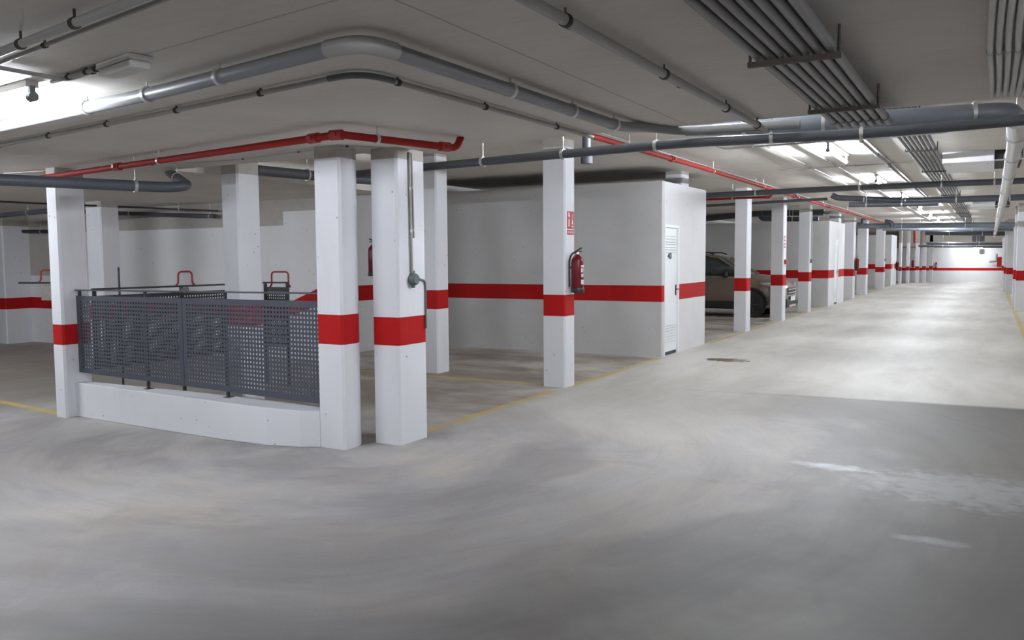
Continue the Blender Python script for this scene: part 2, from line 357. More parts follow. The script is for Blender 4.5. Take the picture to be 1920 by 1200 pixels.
def storage(side, y0, y1, dy0, dy1, xf, zt, num, n):
    """open-topped store room block: front wall, side wall with a door, rear wall"""
    s0, s1 = HIB
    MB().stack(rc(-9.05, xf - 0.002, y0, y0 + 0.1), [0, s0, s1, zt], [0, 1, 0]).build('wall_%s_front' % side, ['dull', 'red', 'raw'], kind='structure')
    wall('wall_%s_rear' % side, rc(-9.05, xf, y1 - 0.1, y1), [0, s0, s1, zt], [0, 1, 0])
    w = MB(); xb = xf - 0.1; dz = 2.045
    w.stack(rc(xb, xf, dy1, y1 - 0.1), [0, s0, s1, zt], [0, 1, 0])
    w.stack(rc(xb, xf, y0 + 0.1, dy0), [0, s0, s1, zt], [0, 1, 0])
    w.box(xb, xf, dy0, dy1, dz, zt)
    w.build('wall_%s_side' % side, ['wall', 'red', 'raw'], kind='structure')
    d = empty('door_%d' % n, (xf, (dy0 + dy1) / 2, 0), kind='structure')
    d['label'] = ('white louvred metal door numbered 40 in the nearest store room' if num else 'white metal door of the store room beyond the parked car') if n < 3 else 'narrow white door in the farthest store room'
    d['category'] = 'door'
    fw = 0.045
    f = MB(); f.box(xb, xf + 0.012, dy0, dy0 + 0.02, 0, dz); f.box(xb, xf + 0.012, dy1 - fw, dy1, 0, dz); f.box(xb, xf + 0.012, dy0 + 0.02, dy1 - fw, dz - fw, dz)
    f.build('door_frame', 'doorwhite', d)
    l0, l1 = dy0 + 0.025, dy1 - fw - 0.005
    MB().box(xf - 0.055, xf - 0.015, l0, l1, 0.055, dz - fw - 0.005).build('door_leaf', 'doorwhite', d, bevel=0.004)
    MB().box(xf - 0.05, xf - 0.02, l0, l1, 0.002, 0.05).build('threshold_gap', 'black', d)
    for k, zc in (('louvre', 1.74), ('louvre', 0.34)):
        L = MB()
        for i in range(7):
            for c in (0.30, 0.70):
                cy = l0 + (l1 - l0) * c
                L.obox((xf - 0.012, cy, zc + (i - 3) * 0.042), (1, 0, -0.6), (0, 1, 0), (0.6, 0, 1), 0.011, (l1 - l0) * 0.16, 0.002)
        L.build(k, 'slot', d)
    h = MB(); hy = l1 - 0.05
    h.box(xf - 0.015, xf - 0.006, hy - 0.02, hy + 0.02, 0.93, 1.10); h.tube([(xf - 0.012, hy, 1.03), (xf + 0.035, hy, 1.03)], 0.009, 8)
    h.tube([(xf + 0.035, hy + 0.008, 1.03), (xf + 0.035, hy - 0.115, 1.03)], 0.009, 8)
    h.build('door_handle', 'black', d)
    if num:
        text_mesh('door_number', num, 0.135, d, 'black', (xf - 0.0135, l0 + (l1 - l0) * 0.42, 1.555), (0, 1, 0), (0, 0, 1), wide=1.35, bold=0.006)
storage('store', 12.33, 14.6, 12.45, 13.13, -4.36, 2.70, '40', 1)
storage('second_store', 26.95, 30.1, 28.05, 28.8, -4.25, 2.60, None, 2)
storage('far_store', 45.6, 48.3, 46.4, 47.1, -4.25, 2.55, None, 3)

# ------------------------------------------------------------------ columns
def column(x0, x1, y0, y1, band, top, raw, label, ch=0.02, round_back=False, group='concrete columns'):
    if round_back:
        r = (y1 - y0) * 0.62; p = [(x0, y0), (x1 - ch, y0), (x1, y0 + ch)]
        p += [(x1 - r + r * math.cos(a), y1 - r + r * math.sin(a)) for a in [PI / 2 * k / 8 for k in range(9)]] + [(x0, y1)]
    else:
        p = [(x0, y0), (x1 - ch, y0), (x1, y0 + ch), (x1, y1), (x0, y1)]
    zs, mis = [0, band[0], band[1]], [0, 1]
    if raw < top: zs += [raw, top]; mis += [0, 2]
    else: zs += [top]; mis += [0]
    return tag(MB().stack(p, zs, mis).build('concrete_column', ['white', 'red', 'raw']), label, 'column', group)
C = column
C(-8.04, -7.875, 4.96, 5.24, (0.723, 0.923), ZL, 2.30, 'slim white column with red band at the left end of the perforated railing')
C(-4.76, -4.50, 5.17, 5.51, (0.858, 1.10), ZL, 2.35, 'white column with rounded back at the right end of the low railing wall', round_back=True)
C(-4.46, -4.20, 5.515, 5.89, (0.831, 1.065), ZL, 2.36, 'nearest free-standing white column with red band, grey junction box on its side')
C(-6.96, -6.73, 6.17, 6.46, (0.855, 1.10), ZU, 2.43, 'white column standing behind the perforated railing panel')
q0, q1 = at_X(187, 383, -11.79), at_X(219, 388, -11.79)
C(-12.14, -11.79, q0.y, q1.y + 0.02, LOB, ZL, 2.36, 'far white column seen just right of the railing end column')
C(-6.70, -6.41, 9.27, 9.53, (0.868, 1.122), ZU, 2.90, 'white column with red band right behind the junction box column')
C(-4.63, -4.343, 8.92, 9.17, (0.853, 1.106), ZU, 2.84, 'white column carrying the nearest fire extinguisher and red sign')
C(-7.55, -7.20, 9.35, 9.62, (0.85, 1.10), ZU, 2.90, 'white column mostly hidden behind the junction box column')
C(-4.56, -4.30, 17.31, 17.61, (0.832, 1.099), ZU, 2.95, 'white column with red band in front of the car side')
C(-4.55, -4.262, 20.57, 20.89, (0.84, 1.10), ZU, 2.80, 'white column with red band in front of the car headlamp')
C(-4.57, -4.28, 24.0, 24.34, (0.845, 1.10), ZU, 2.80, 'white column with small grey box beyond the car')
C(at_Y(1248, 330, 13.28).x, -4.364, 13.28, 13.63, (0.85, 1.1), ZU, 2.88, 'column stub rising out of the top of the nearest store room')
C(-4.55, -4.254, 28.85, 29.3, (0.85, 1.1), ZU, 2.88, 'thin column stub rising out of the second store room')
C(-4.60, -4.25, 32.35, 32.8, (0.80, 1.06), ZU, 2.85, 'white column just past the second store room')
C(-4.60, -4.25, 36.0, 36.5, (0.78, 1.05), ZU, 2.85, 'white column to the right of the distant fire extinguisher')
C(-4.62, -4.25, 42.4, 42.85, (0.76, 1.0), ZU, 2.85, 'white column in front of the farthest store room')
for x0, x1, Y, lab in ((1684, 1689, 49.3, 'distant white column just beyond the farthest store room'), (1698, 1704, 50.5, 'second distant white column beyond the farthest store room'),
                       (1715, 1722, 51.6, 'third distant white column beyond the farthest store room'), (1728, 1735, 52.6, 'fourth distant white column beyond the farthest store room'),
                       (1741, 1748, 53.5, 'last white column on the left before the end wall')):
    a, b = at_Y(x0, 530, Y).x, at_Y(x1, 530, Y).x
    C(a, b, Y, Y + 0.3, (0.70, 0.92), ZU, 2.2, lab)
for x0, x1, Y, lab in ((1903.5, 1921, 26.9, 'nearest white column on the right side of the aisle at the frame edge'), (1898, 1904, 28.4, 'thin bright column right behind the nearest right-hand column'),
                       (1885, 1899, 38.7, 'second white column on the right side of the aisle'), (1880, 1884.5, 40.2, 'thin column beside the second right-hand column'),
                       (1876, 1880, 46.5, 'farthest white column on the right side of the aisle')):
    a, b = at_Y(x0, 560, Y).x, at_Y(x1, 560, Y).x
    C(a, b, Y, Y + 0.35, (0.83, 1.10) if Y < 30 else (0.76, 1.02), ZU, 2.7, lab, ch=0.01)
q = [at_Y(4, 600, 8.95).x, at_Y(12, 600, 8.95).x]
C(q[0] - 0.3, q[1], 8.95, 9.45, LOB, ZL, 2.2, 'pilaster column against the back wall at the far left edge')

# ------------------------------------------------------------------ low wall and perforated railing
lw = [(-7.876, 5.06, 0.340), (-7.2, 5.03, 0.337), (-6.4, 5.0, 0.334), (-5.6, 4.985, 0.325), (-5.2, 5.005, 0.318), (-4.9, 5.08, 0.306), (-4.761, 5.165, 0.30)]
t = MB(); n = len(lw); vs = []
for i, (x, y, z) in enumerate(lw):
    yb = 5.175 + (x + 7.876) / 3.115 * 0.15
    vs += [(x, y, 0), (x, y, z), (x, yb, z), (x, yb, 0)]
t.add(vs, [[4 * i + k, 4 * i + 4 + k, 4 * i + 4 + (k + 1) % 4, 4 * i + (k + 1) % 4] for i in range(n - 1) for k in range(4)])
t.add(vs, [[3, 2, 1, 0], [4 * n - 4, 4 * n - 3, 4 * n - 2, 4 * n - 1]])
tag(t.build('low_wall', 'white', bevel=0.006), 'low white kerb wall under the perforated metal railing', 'low wall')
def perf(mb, p0, p1, z0, z1, pitch=0.036, hole=0.017, th=0.003, zr=None):
    p0, p1 = Vector((p0[0], p0[1], 0)), Vector((p1[0], p1[1], 0)); L = (p1 - p0).length; u = (p1 - p0) / L; nrm = Vector((-u.y, u.x, 0))
    m = 0.03; nx = int((L - 2 * m) / pitch); nz = int((z1 - z0 - 2 * m) / pitch)
    mx = (L - nx * pitch) / 2; mz = (z1 - z0 - nz * pitch) / 2
    zr = z0 if zr is None else zr
    P = lambda a, b, d: p0 + u * a + Vector((0, 0, z1 - (z1 - z0 - b) * (z1 - z0 - (zr - z0) * a / L) / (z1 - z0))) + nrm * d
    for d in (0.0, th):
        grid = {}
        def vid(a, b):
            k = (round(a, 5), round(b, 5))
            if k not in grid: grid[k] = len(mb.v); mb.v.append(P(a, b, d))
            return grid[k]
        def quad(*c):
            mb.f.append([vid(*q) for q in c]); mb.mi.append(0); mb.sm.append(False)
        for a0, a1, b0, b1 in ((0, L, 0, mz), (0, L, z1 - z0 - mz, z1 - z0), (0, mx, mz, z1 - z0 - mz), (L - mx, L, mz, z1 - z0 - mz)):
            quad((a0, b0), (a1, b0), (a1, b1), (a0, b1))
        g = (pitch - hole) / 2
        for i in range(nx):
            for j in range(nz):
                a0, b0 = mx + i * pitch, mz + j * pitch; a1, b1 = a0 + pitch, b0 + pitch; c0, c1, e0, e1 = a0 + g, a1 - g, b0 + g, b1 - g
                quad((a0, b0), (a1, b0), (c1, e0), (c0, e0)); quad((a1, b0), (a1, b1), (c1, e1), (c1, e0))
                quad((a1, b1), (a0, b1), (c0, e1), (c1, e1)); quad((a0, b1), (a0, b0), (c0, e0), (c0, e1))
    return mb
def bar(mb, a, b, w, h, mi=0):
    a, b = Vector(a), Vector(b); d = b - a; u = d.normalized(); s = Vector((-u.y, u.x, 0)) if abs(u.z) < 0.9 else Vector((0, 1, 0))
    return mb.obox((a + b) / 2, u, s, u.cross(s), d.length / 2, w / 2, h / 2, mi)
RP, RQ = Vector((-7.86, 5.10, 0)), Vector((-4.765, 5.24, 0))
RL = lambda f: RP + (RQ - RP) * f
r = empty('perforated_railing', (-6.25, 5.17, 0.338), 'long blue-grey perforated metal railing standing on the low white wall', 'railing')
a, b, c, d = RL(0.0), RL(0.472), RL(0.474), RL(1.0)
perf(perf(MB(), a, b, 0.44, 1.203, zr=0.393), c, d, 0.393, 1.202, zr=0.342).build('perforated_panel', 'panel', r)
t = MB(); bar(t, RL(0) + Vector((0, 0, 1.257)), RL(1) + Vector((0, 0, 1.267)), 0.03, 0.014); t.build('handrail', 'panel', r)
for f, zb, zt in ((0.008, 0.44, 1.25), (0.310, 0.334, 1.252), (0.640, 0.325, 1.258), (0.990, 0.345, 1.262)):
    q = RL(f) + Vector((0, 0.022, 0)); t = MB(); bar(t, (q.x, q.y, zb), (q.x, q.y, zt), 0.024, 0.022)
    if 0.1 < f < 0.9: t.box(q.x - 0.012, q.x + 0.06, q.y - 0.05, q.y + 0.02, zb, zb + 0.006)
    t.build('post', 'darksteel', r)
# return of the railing along the left side of the well, and its short end piece
def hoop(mb, c, u, w, h, r0=0.011):
    c, u = Vector(c), Vector(u).normalized()
    return mb.tube(rounded([c - u * (w / 2 + 0.03), c - u * w / 2 + Vector((0, 0, 0.03)), c - u * w / 2 + Vector((0, 0, h)), c + u * w / 2 + Vector((0, 0, h)), c + u * w / 2 + Vector((0, 0, 0.03)), c + u * (w / 2 + 0.03)], 0.05, 5), r0, 8)
r2 = empty('perforated_railing', (-7.9, 6.4, 0), 'dark perforated railing running back from the left end column, red hoop on its rail', 'railing')
perf(MB(), (-7.9, 5.30), (-7.9, 7.45), 0.44, 1.19).build('perforated_panel', 'darksteel', r2)
t = MB(); bar(t, (-7.9, 5.30, 1.257), (-7.9, 7.45, 1.253), 0.03, 0.02); t.build('handrail', 'darksteel', r2)
for py in (5.34, 6.4, 7.42): t = MB(); bar(t, (-7.925, py, 0 if py > 6 else 0.44), (-7.925, py, 1.25), 0.03, 0.03); t.build('post', 'darksteel', r2)
hoop(MB(), (-7.9, 6.44, 1.262), (0, 1, 0), 0.19, 0.155).build('red_hoop', 'darkred', r2)
t = MB().lathe([(0.01, -0.03), (0.035, -0.025), (0.035, 0.025), (0.01, 0.03)], (-7.86, 6.40, 1.215), 12, axis='y'); t.build('round_box', 'gauge', r2)
r3 = empty('perforated_railing', (-7.6, 7.5, 0), 'short black perforated railing end piece with red hoop behind the main railing', 'railing')
perf(MB(), (-7.80, 7.52), (-7.40, 7.52), 0.47, 1.21).build('perforated_panel', 'darksteel', r3)
t = MB(); bar(t, (-7.80, 7.52, 1.262), (-7.39, 7.52, 1.266), 0.03, 0.02); t.build('handrail', 'darksteel', r3)
for px in (-7.79, -7.42): t = MB(); bar(t, (px, 7.54, 0), (px, 7.54, 1.26), 0.03, 0.03); t.build('post', 'darksteel', r3)
hoop(MB(), (-7.56, 7.56, 1.21), (1, 0, 0), 0.28, 0.185).build('red_hoop', 'darkred', r3)
a, b = at_z(36, 530.5, 1.26), at_z(112, 530.5, 1.26)
r4 = empty('barrier_bar', (b.x, b.y, 0), 'black horizontal bar with red hoop left of the railing end column', 'barrier')
t = MB(); bar(t, a, b, 0.03, 0.026); t.build('bar', 'darksteel', r4)
t = MB(); bar(t, (b.x, b.y, 0), (b.x, b.y, 1.25), 0.05, 0.05); t.build('post', 'darksteel', r4)
c4 = at_z(90, 530.5, 1.26); u4 = (b - a).normalized()
hoop(MB(), c4 + Vector((0, 0, 0.012)), u4, 0.21, 0.155).build('red_hoop', 'darkred', r4)
MB().obox(c4 + Vector((0, 0, -0.125)) + u4 * 0.01, u4, u4.cross(Vector((0, 0, 1))), (0, 0, 1), 0.075, 0.05, 0.10).build('mottled_box', 'gauge', r4)
tag(MB().tube([(*at_X(224, 548, -9.0).xy, 0), at_X(222, 501, -9.0)], 0.012, 8).build('thin_pole', 'darksteel'), 'thin dark pole standing behind the railing against the back wall', 'pole')

# ------------------------------------------------------------------ pipes
def along(pts, f):
    ds = [(pts[i + 1] - pts[i]).length for i in range(len(pts) - 1)]; L = sum(ds) * f
    for i, d in enumerate(ds):
        if L <= d or i == len(ds) - 1: return pts[i] + (pts[i + 1] - pts[i]) * (L / d), (pts[i + 1] - pts[i]).normalized()
        L -= d
def pipe(name, label, cat, pts, r, m, clamps=(), zc=None, group=None, rad=0.12, seg=14, cm='steel', couplings=(), cpm=None, elbow=None):
    p = rounded(pts, rad) if len(pts) > 2 else [Vector(q) for q in pts]
    o = tag(MB().tube(p, r, seg).build(name, m), label, cat, group)
    for f in clamps:
        c, u = along(p, f); s = u.cross(Vector((0, 0, 1))).normalized()
        t = MB().tube([c - u * 0.012, c + u * 0.012], r * 1.16 + 0.002, seg)
        t.build('pipe_clamp', cm, o)
        if zc and zc - c.z > r * 1.5:
            MB().tube([c + Vector((0, 0, r)), Vector((c.x, c.y, zc))], 0.005, 6).build('hanger_rod', 'steel' if zc - c.z > 0.12 else cm, o)
    for f in couplings:
        c, u = along(p, f)
        t = MB().tube([c - u * 0.045, c + u * 0.045], r * 1.35, seg); s = u.cross(Vector((0, 0, 1))).normalized()
        t.obox(c, s, u, (0, 0, 1), r * 1.9, 0.018, r * 0.5)
        t.build('pipe_coupling', cpm or m, o)
    for i in (elbow or ()):
        q = p[1 + 7 * (i - 1):8 + 7 * (i - 1)]; q = [q[0] + (q[0] - q[1]).normalized() * 0.05] + q + [q[-1] + (q[-1] - q[-2]).normalized() * 0.05]
        MB().tube(q, r * 1.06 + 0.001, seg).build('elbow', 'conduit' if m == 'pvc' else 'jbox', o)
    return o
cz = 2.388
A = [at_z(x, y, cz) for x, y in ((-220, 286), (0, 243), (300, 172))]
bp = [A[0] , A[2], Vector((-2.135, 2.60, cz)), Vector((-2.10, 5.15, cz)), Vector((-2.06, 5.50, 2.43)), at_z(1290, 246, 2.43), at_z(1500, 232, 2.43)]
p = pipe('drain_pipe', 'mid-grey pipe bending round the corner across the near ceiling, thickest of the bent pair', 'pipe', bp, 0.033, 'pvc', (0.20, 0.335, 0.40, 0.47, 0.69, 0.765, 0.83), ZL, rad=0.15, seg=18, elbow=(2,))
cz = 2.425
cp = [at_z(-150, 303, cz), at_z(300, 213, cz), Vector((-2.60, 3.16, cz)), Vector((-2.55, 5.70, cz))]
pipe('conduit', 'thin grey conduit bending round the corner parallel to the thicker grey pipe', 'conduit', cp, 0.014, 'conduit', (0.2, 0.3, 0.4, 0.5, 0.6, 0.72, 0.82, 0.93), ZL, rad=0.18, cm='bracket', elbow=(2,))
# red fire main
cz = 2.365
rp = [at_z(60, 336, cz), Vector((-3.745, 4.315, cz)), Vector((-3.475, 5.30, cz)), Vector((-3.46, 5.34, ZL))]
pipe('fire_pipe', 'red fire water pipe turning the corner above the front columns', 'pipe', rp, 0.026, 'firered', (0.42, 0.86), ZL, rad=0.05, couplings=(0.30, 0.765, 0.805, 0.965), cpm='darkred')
pipe('fire_pipe', 'long red fire water pipe running down the aisle ceiling above the left columns', 'pipe', [(-3.62, 5.8, 2.79), (-3.55, 11.5, 2.79), (-3.60, 22.0, 2.79), (-3.60, 46.0, 2.79)], 0.03, 'firered', (0.08, 0.16, 0.24, 0.32, 0.4, 0.5, 0.6), ZU, rad=0.3, couplings=(0.115, 0.31, 0.42, 0.5), cpm='darkred')
pipe('fire_pipe', 'red branch fire pipe crossing behind the first aisle column past the store room', 'pipe', [(-9.0, 16.3, 2.66), (-3.62, 16.3, 2.66), (-3.59, 16.3, 2.76)], 0.022, 'firered', (0.5, 0.85), ZU, couplings=(0.97,), cpm='darkred')
pipe('fire_pipe', 'short vertical red pipe dropping at the far end of the aisle', 'pipe', [at_Y(1715, 432, 50.2), at_Y(1715, 456, 50.2)], 0.055, 'firered')
# small clipped cable along the column heads
pipe('cable', 'thin cable clipped under the ceiling edge above the railing and front columns', 'cable', [at_z(7, 325, 2.435), at_z(441, 300, 2.435), at_z(551, 286, 2.435), at_z(655, 273, 2.435), at_z(760, 279, 2.435)], 0.005, 'conduit', (0.12, 0.4, 0.62, 0.78, 0.9), None, cm='bracket', seg=8)
pipe('cable', 'thin grey cable running along the upper ceiling beside the red pipe', 'cable', [(-3.78, 5.8, 2.915), (-3.74, 46.0, 2.915)], 0.008, 'conduit', (0.06, 0.12, 0.18, 0.25), None, cm='steel', seg=8)
# conduits over the near soffit
pipe('conduit', 'thick galvanised conduit at the top left of the near ceiling', 'conduit', [at_z(-260, 205, 2.40), at_z(0, 98, 2.40), at_z(220, 12, 2.40), at_z(400, -58, 2.40)], 0.017, 'conduit', (0.3, 0.62, 0.75), ZL, cm='bracket', rad=0.3)
pipe('conduit', 'thin galvanised conduit just below the thick one at the top left', 'conduit', [at_z(-260, 225, 2.415), at_z(0, 117, 2.415), at_z(320, -6, 2.415), at_z(420, -45, 2.415)], 0.009, 'conduit', (0.5, 0.68), ZL, cm='bracket', rad=0.3, seg=10)
pipe('conduit', 'grey conduit feeding the tube lamp at the left edge of the ceiling', 'conduit', [at_z(97, 154, 2.43), at_z(140, 141, 2.43), at_z(192, 126, 2.43)], 0.010, 'conduit', (0.35, 0.7, 0.88), ZL, cm='bracket', rad=0.3, seg=10)
pipe('conduit', 'grey conduit curving in from the left edge to the emergency light', 'conduit', [at_z(-8, 125.5, 2.43), at_z(0, 127, 2.43), at_z(125, 150, 2.43), at_z(150, 142, 2.43), at_z(192, 128, 2.43)], 0.010, 'conduit', (0.86,), ZL, cm='bracket', rad=0.1, seg=10)
pipe('conduit', 'grey pipe running away across the near ceiling left of the seven-pipe bundle', 'conduit', [(-1.37, 0.6, 2.405), (-1.35, 5.85, 2.405)], 0.021, 'conduit', (0.42, 0.62, 0.82, 0.96), ZL, cm='bracket')
pipe('conduit', 'thinner grey pipe close beside the pipe left of the seven-pipe bundle', 'conduit', [(-1.425, 0.6, 2.425), (-1.405, 5.80, 2.425)], 0.010, 'conduit', (0.45, 0.7, 0.95), ZL, cm='bracket', seg=10)
# seven-pipe bundle
ordn = ['first', 'second', 'third', 'fourth', 'fifth', 'sixth', 'seventh']
for i in range(7):
    xn = -0.848 + i * 0.0475; xf = -0.925 + i * 0.050
    o = pipe('bundle_pipe', '%s from the left of the seven grey pipes bundled along the near ceiling' % ordn[i], 'pipe', [(xn, 0.5, 2.365), (xn, 5.70 - 0.012 * (i % 3), 2.365)], 0.0205, 'bundle', (0.955,), None, 'grey pipes of the near ceiling bundle', cm='bundle')
    pipe('bundle_pipe', '%s from the left of the seven pipes bundled along the far upper ceiling' % ordn[i], 'pipe', [(xf, 6.5, 2.86), (xf, 47.0, 2.86)], 0.0185, 'bundle', (), None, 'grey pipes of the far ceiling bundle')
for k, (y, lab) in enumerate(((3.55, 'brown steel cross bracket under the near ceiling pipe bundle, closer one'), (4.87, 'brown steel cross bracket under the near ceiling pipe bundle, farther one'))):
    o = empty('support_bracket', (-0.70, y, 2.32), lab, 'bracket', 'brackets under the pipe bundle')
    MB().box(-0.89, -0.53, y - 0.014, y + 0.014, 2.322, 2.342).build('cross_bar', 'bracket', o)
    for x in (-0.882, -0.538): MB().tube([(x, y, 2.342), (x, y, ZL)], 0.006, 8).build('threaded_rod', 'bracket', o)
for k in range(9):
    y = 8.6 + k * 3.0
    o = empty('support_bracket', (-0.70, y, 2.82), '%s cross bracket under the far pipe bundle, counting away from the fan box end' % ('first second third fourth fifth sixth seventh eighth ninth tenth eleventh twelfth thirteenth fourteenth'.split()[k]), 'bracket', 'brackets under the pipe bundle')
    MB().box(-0.96, -0.59, y - 0.010, y + 0.010, 2.822, 2.838).build('cross_bar', 'bracket', o)
    for x in (-0.952, -0.598): MB().tube([(x, y, 2.838), (x, y, ZU)], 0.006, 6).build('threaded_rod', 'bracket', o)
# five wavy pale conduits at top right
for i in range(6):
    pts = []
    for k in range(26):
        y = 1.2 + k * 0.172; x = -0.020 + i * 0.0325 + 0.006 * math.sin(y * 2.6 + i * 0.5) * (1 if y < 4.6 else 0.4)
        pts.append(Vector((x, y, 2.432)))
    pipe('corrugated_conduit', '%s from the left of the wavy pale conduits at the top right ceiling' % ordn[i], 'conduit', pts, 0.0125, 'corr', (0.72,), None, 'pale wavy conduits', seg=10, cm='conduit')
# hung drainage pipes
za, zb = 2.35, 2.48
pipe('hanging_drain_pipe', 'long dark grey hung pipe crossing from behind the front columns to the right edge', 'pipe', [Vector((-5.4, 6.30, za)), at_z(790, 314, za), at_z(1280, 268, za), at_z(1600, 252, za), at_z(1740, 241, za), at_z(1960, 221, za)], 0.034, 'pvcdark', (0.16, 0.30, 0.44, 0.58, 0.72, 0.82), ZU, rad=0.3, seg=18)
q = at_z(1098, 275, 2.46)
o = pipe('drain_riser', 'short vertical dark pipe joining the hung pipe beside the extinguisher column', 'pipe', [(q.x, q.y + 0.02, 2.35), (q.x, q.y + 0.02, 2.93)], 0.036, 'pvcdark', (), None, couplings=(0.03,))
pipe('hanging_drain_pipe', 'thick blue-grey hung pipe at the upper right, ending in an elbow', 'pipe', [at_z(1285, 240, zb), at_z(1450, 235.5, zb), at_z(1600, 226, zb), at_z(1800, 213, zb), at_z(1893, 208, zb), at_z(1893, 208, zb) + Vector((0.03, 0.20, 0))], 0.058, 'pvcblue', (0.18, 0.42, 0.83), ZU, rad=0.12, seg=20, couplings=())
pipe('ventilation_pipe', 'galvanised spiral pipe running away along the right side of the ceiling', 'pipe', [(0.128, 6.80, 2.47), (0.155, 8.0, 2.47), (0.17, 15.0, 2.47), (0.17, 48.0, 2.47)], 0.062, 'steel', (0.02, 0.06, 0.11, 0.18, 0.27, 0.4), ZU, rad=0.5, seg=18)
pipe('hanging_drain_pipe', 'dark grey hung pipe ending in an elbow at the upper left', 'pipe', [at_z(-160, 330, 2.2), at_z(0, 337, 2.2), at_z(318, 351.5, 2.2), at_z(352, 348, 2.23), at_z(318, 323, 2.45)], 0.047, 'pvcdark', (0.50, 0.835), ZL, rad=0.16, seg=18)
pipe('hanging_drain_pipe', 'dark hung pipe seen between the railing column and the front column', 'pipe', [at_z(480, 319, 2.5), at_z(590, 329.5, 2.5), at_z(700, 338, 2.5)], 0.056, 'pvcdark', (0.42,), ZU, rad=0.3, seg=16)
def span(Y, pts, z=None): return [at_Y(x, y, Y) for x, y in pts]
pipe('hanging_drain_pipe', 'dark hung pipe crossing the whole aisle just past the nearest store room', 'pipe', [Vector((-8.9, 15.4, 2.68)), at_Y(1332, 366, 15.4), at_Y(1600, 352, 15.4), at_Y(1940, 338, 15.4), Vector((3.5, 15.4, 2.69))], 0.05, 'pvcdark', (0.42, 0.56, 0.66, 0.72), ZU, rad=0.3)
pipe('hanging_drain_pipe', 'second dark hung pipe crossing the aisle from a bent end', 'pipe', [at_Y(1560, 366, 18.6), at_Y(1570, 371, 18.6), at_Y(1700, 377, 18.6), at_Y(1940, 369, 18.6), Vector((3.5, 18.6, 2.63))], 0.06, 'pvcdark', (0.1, 0.22, 0.36, 0.5), ZU, rad=0.3)
pipe('hanging_drain_pipe', 'short black hung pipe lying just under the bent-ended pipe', 'pipe', [at_Y(1592, 384, 18.2), at_Y(1700, 383, 18.2), at_Y(1760, 381, 18.2)], 0.05, 'pvcdark', (0.2, 0.6), ZU, rad=0.3)
pipe('hanging_drain_pipe', 'thin black hung pipe behind the columns over the parked car', 'pipe', [Vector((-8.9, 18.9, 2.64)), at_Y(1340, 385, 18.9), at_Y(1440, 379, 18.9), at_Y(1552, 373, 18.9)], 0.03, 'pvcdark', (0.7,), ZU, rad=0.3)
pipe('hanging_drain_pipe', 'thick dark pipe over the rear of the car bay', 'pipe', [Vector((-8.9, 25.6, 2.62)), at_Y(1410, 401, 25.6), at_Y(1545, 398, 25.6)], 0.09, 'pvcdark', (0.5, 0.8), ZU, rad=0.3)
pipe('hanging_drain_pipe', 'dark pipe elbow hung lower over the car bay', 'pipe', [at_Y(1424, 384 + 14, 24.9), at_Y(1427, 410, 24.9), at_Y(1500, 411, 24.9), at_Y(1535, 410, 24.9)], 0.07, 'pvcdark', (0.6,), ZU, rad=0.1)
for (x0, y0, x1, y1, Y, rr, lab) in ((1606, 424, 1905, 421, 33.5, 0.09, 'grey hung pipe crossing the distant aisle in front of the far columns'), (1655, 429, 1900, 430, 36.2, 0.075, 'blue-grey hung pipe crossing the distant aisle behind the first far one'),
                                (1735, 437, 1890, 438, 44.0, 0.10, 'dark hung pipe crossing the far aisle near the end wall'), (1737, 456, 1880, 457, 49.5, 0.07, 'upper dark pipe of the low pair at the end wall'),
                                (1722, 461, 1880, 463, 50.3, 0.06, 'lower brownish pipe of the low pair at the end wall')):
    pipe('hanging_drain_pipe', lab, 'pipe', [at_Y(x0, y0, Y), at_Y((x0 + x1) / 2, (y0 + y1) / 2, Y), at_Y(x1, y1, Y)], rr, 'pvcblue' if 'grey' in lab else 'pvcdark', (0.3, 0.7), ZU, seg=12)
pipe('hanging_drain_pipe', 'short dark pipe with elbow hanging near the distant extinguisher', 'pipe', [at_Y(1618, 410, 31.5), at_Y(1618, 420, 31.5), at_Y(1607, 421, 31.5)], 0.07, 'pvcdark', (), None, rad=0.1)
pipe('hanging_drain_pipe', 'dark pipe stubs with a vertical riser before the far pipes', 'pipe', [at_Y(1659, 415, 33.0), at_Y(1672, 417, 33.0), at_Y(1672, 426, 33.0)], 0.075, 'pvcdark', (), None, rad=0.08)
pipe('hanging_drain_pipe', 'grey-blue sloping pipe at the far left under the ceiling', 'pipe', [at_Y(-60, 411, 8.0), at_Y(0, 404, 8.0), at_Y(86, 396, 8.0), at_Y(120, 393, 8.0)], 0.04, 'pvcdark', (0.65,), ZL, rad=0.3)
pipe('hanging_drain_pipe', 'dark pipe high on the back wall right of the far left columns', 'pipe', [at_Y(150, 397, 9.3), at_Y(220, 400, 9.3), at_Y(403, 405.5, 9.3)], 0.034, 'pvcdark', (0.4, 0.97), ZL, rad=0.3)
pipe('conduit', 'thin black conduit crossing under the ceiling left of the railing column', 'conduit', [at_z(-20, 377, 2.38), at_z(85, 382, 2.38), at_z(220, 387.5, 2.38), at_z(280, 390, 2.38), at_Y(408, 395.5, 9.2)], 0.014, 'darksteel', (0.5, 0.8), ZL, rad=0.2, seg=10)
pipe('hanging_drain_pipe', 'black pipe along the top of the back wall at the left edge', 'pipe', [at_Y(-40, 434, 9.35), at_Y(100, 434, 9.35)], 0.034, 'darksteel', (0.85,), 2.3)
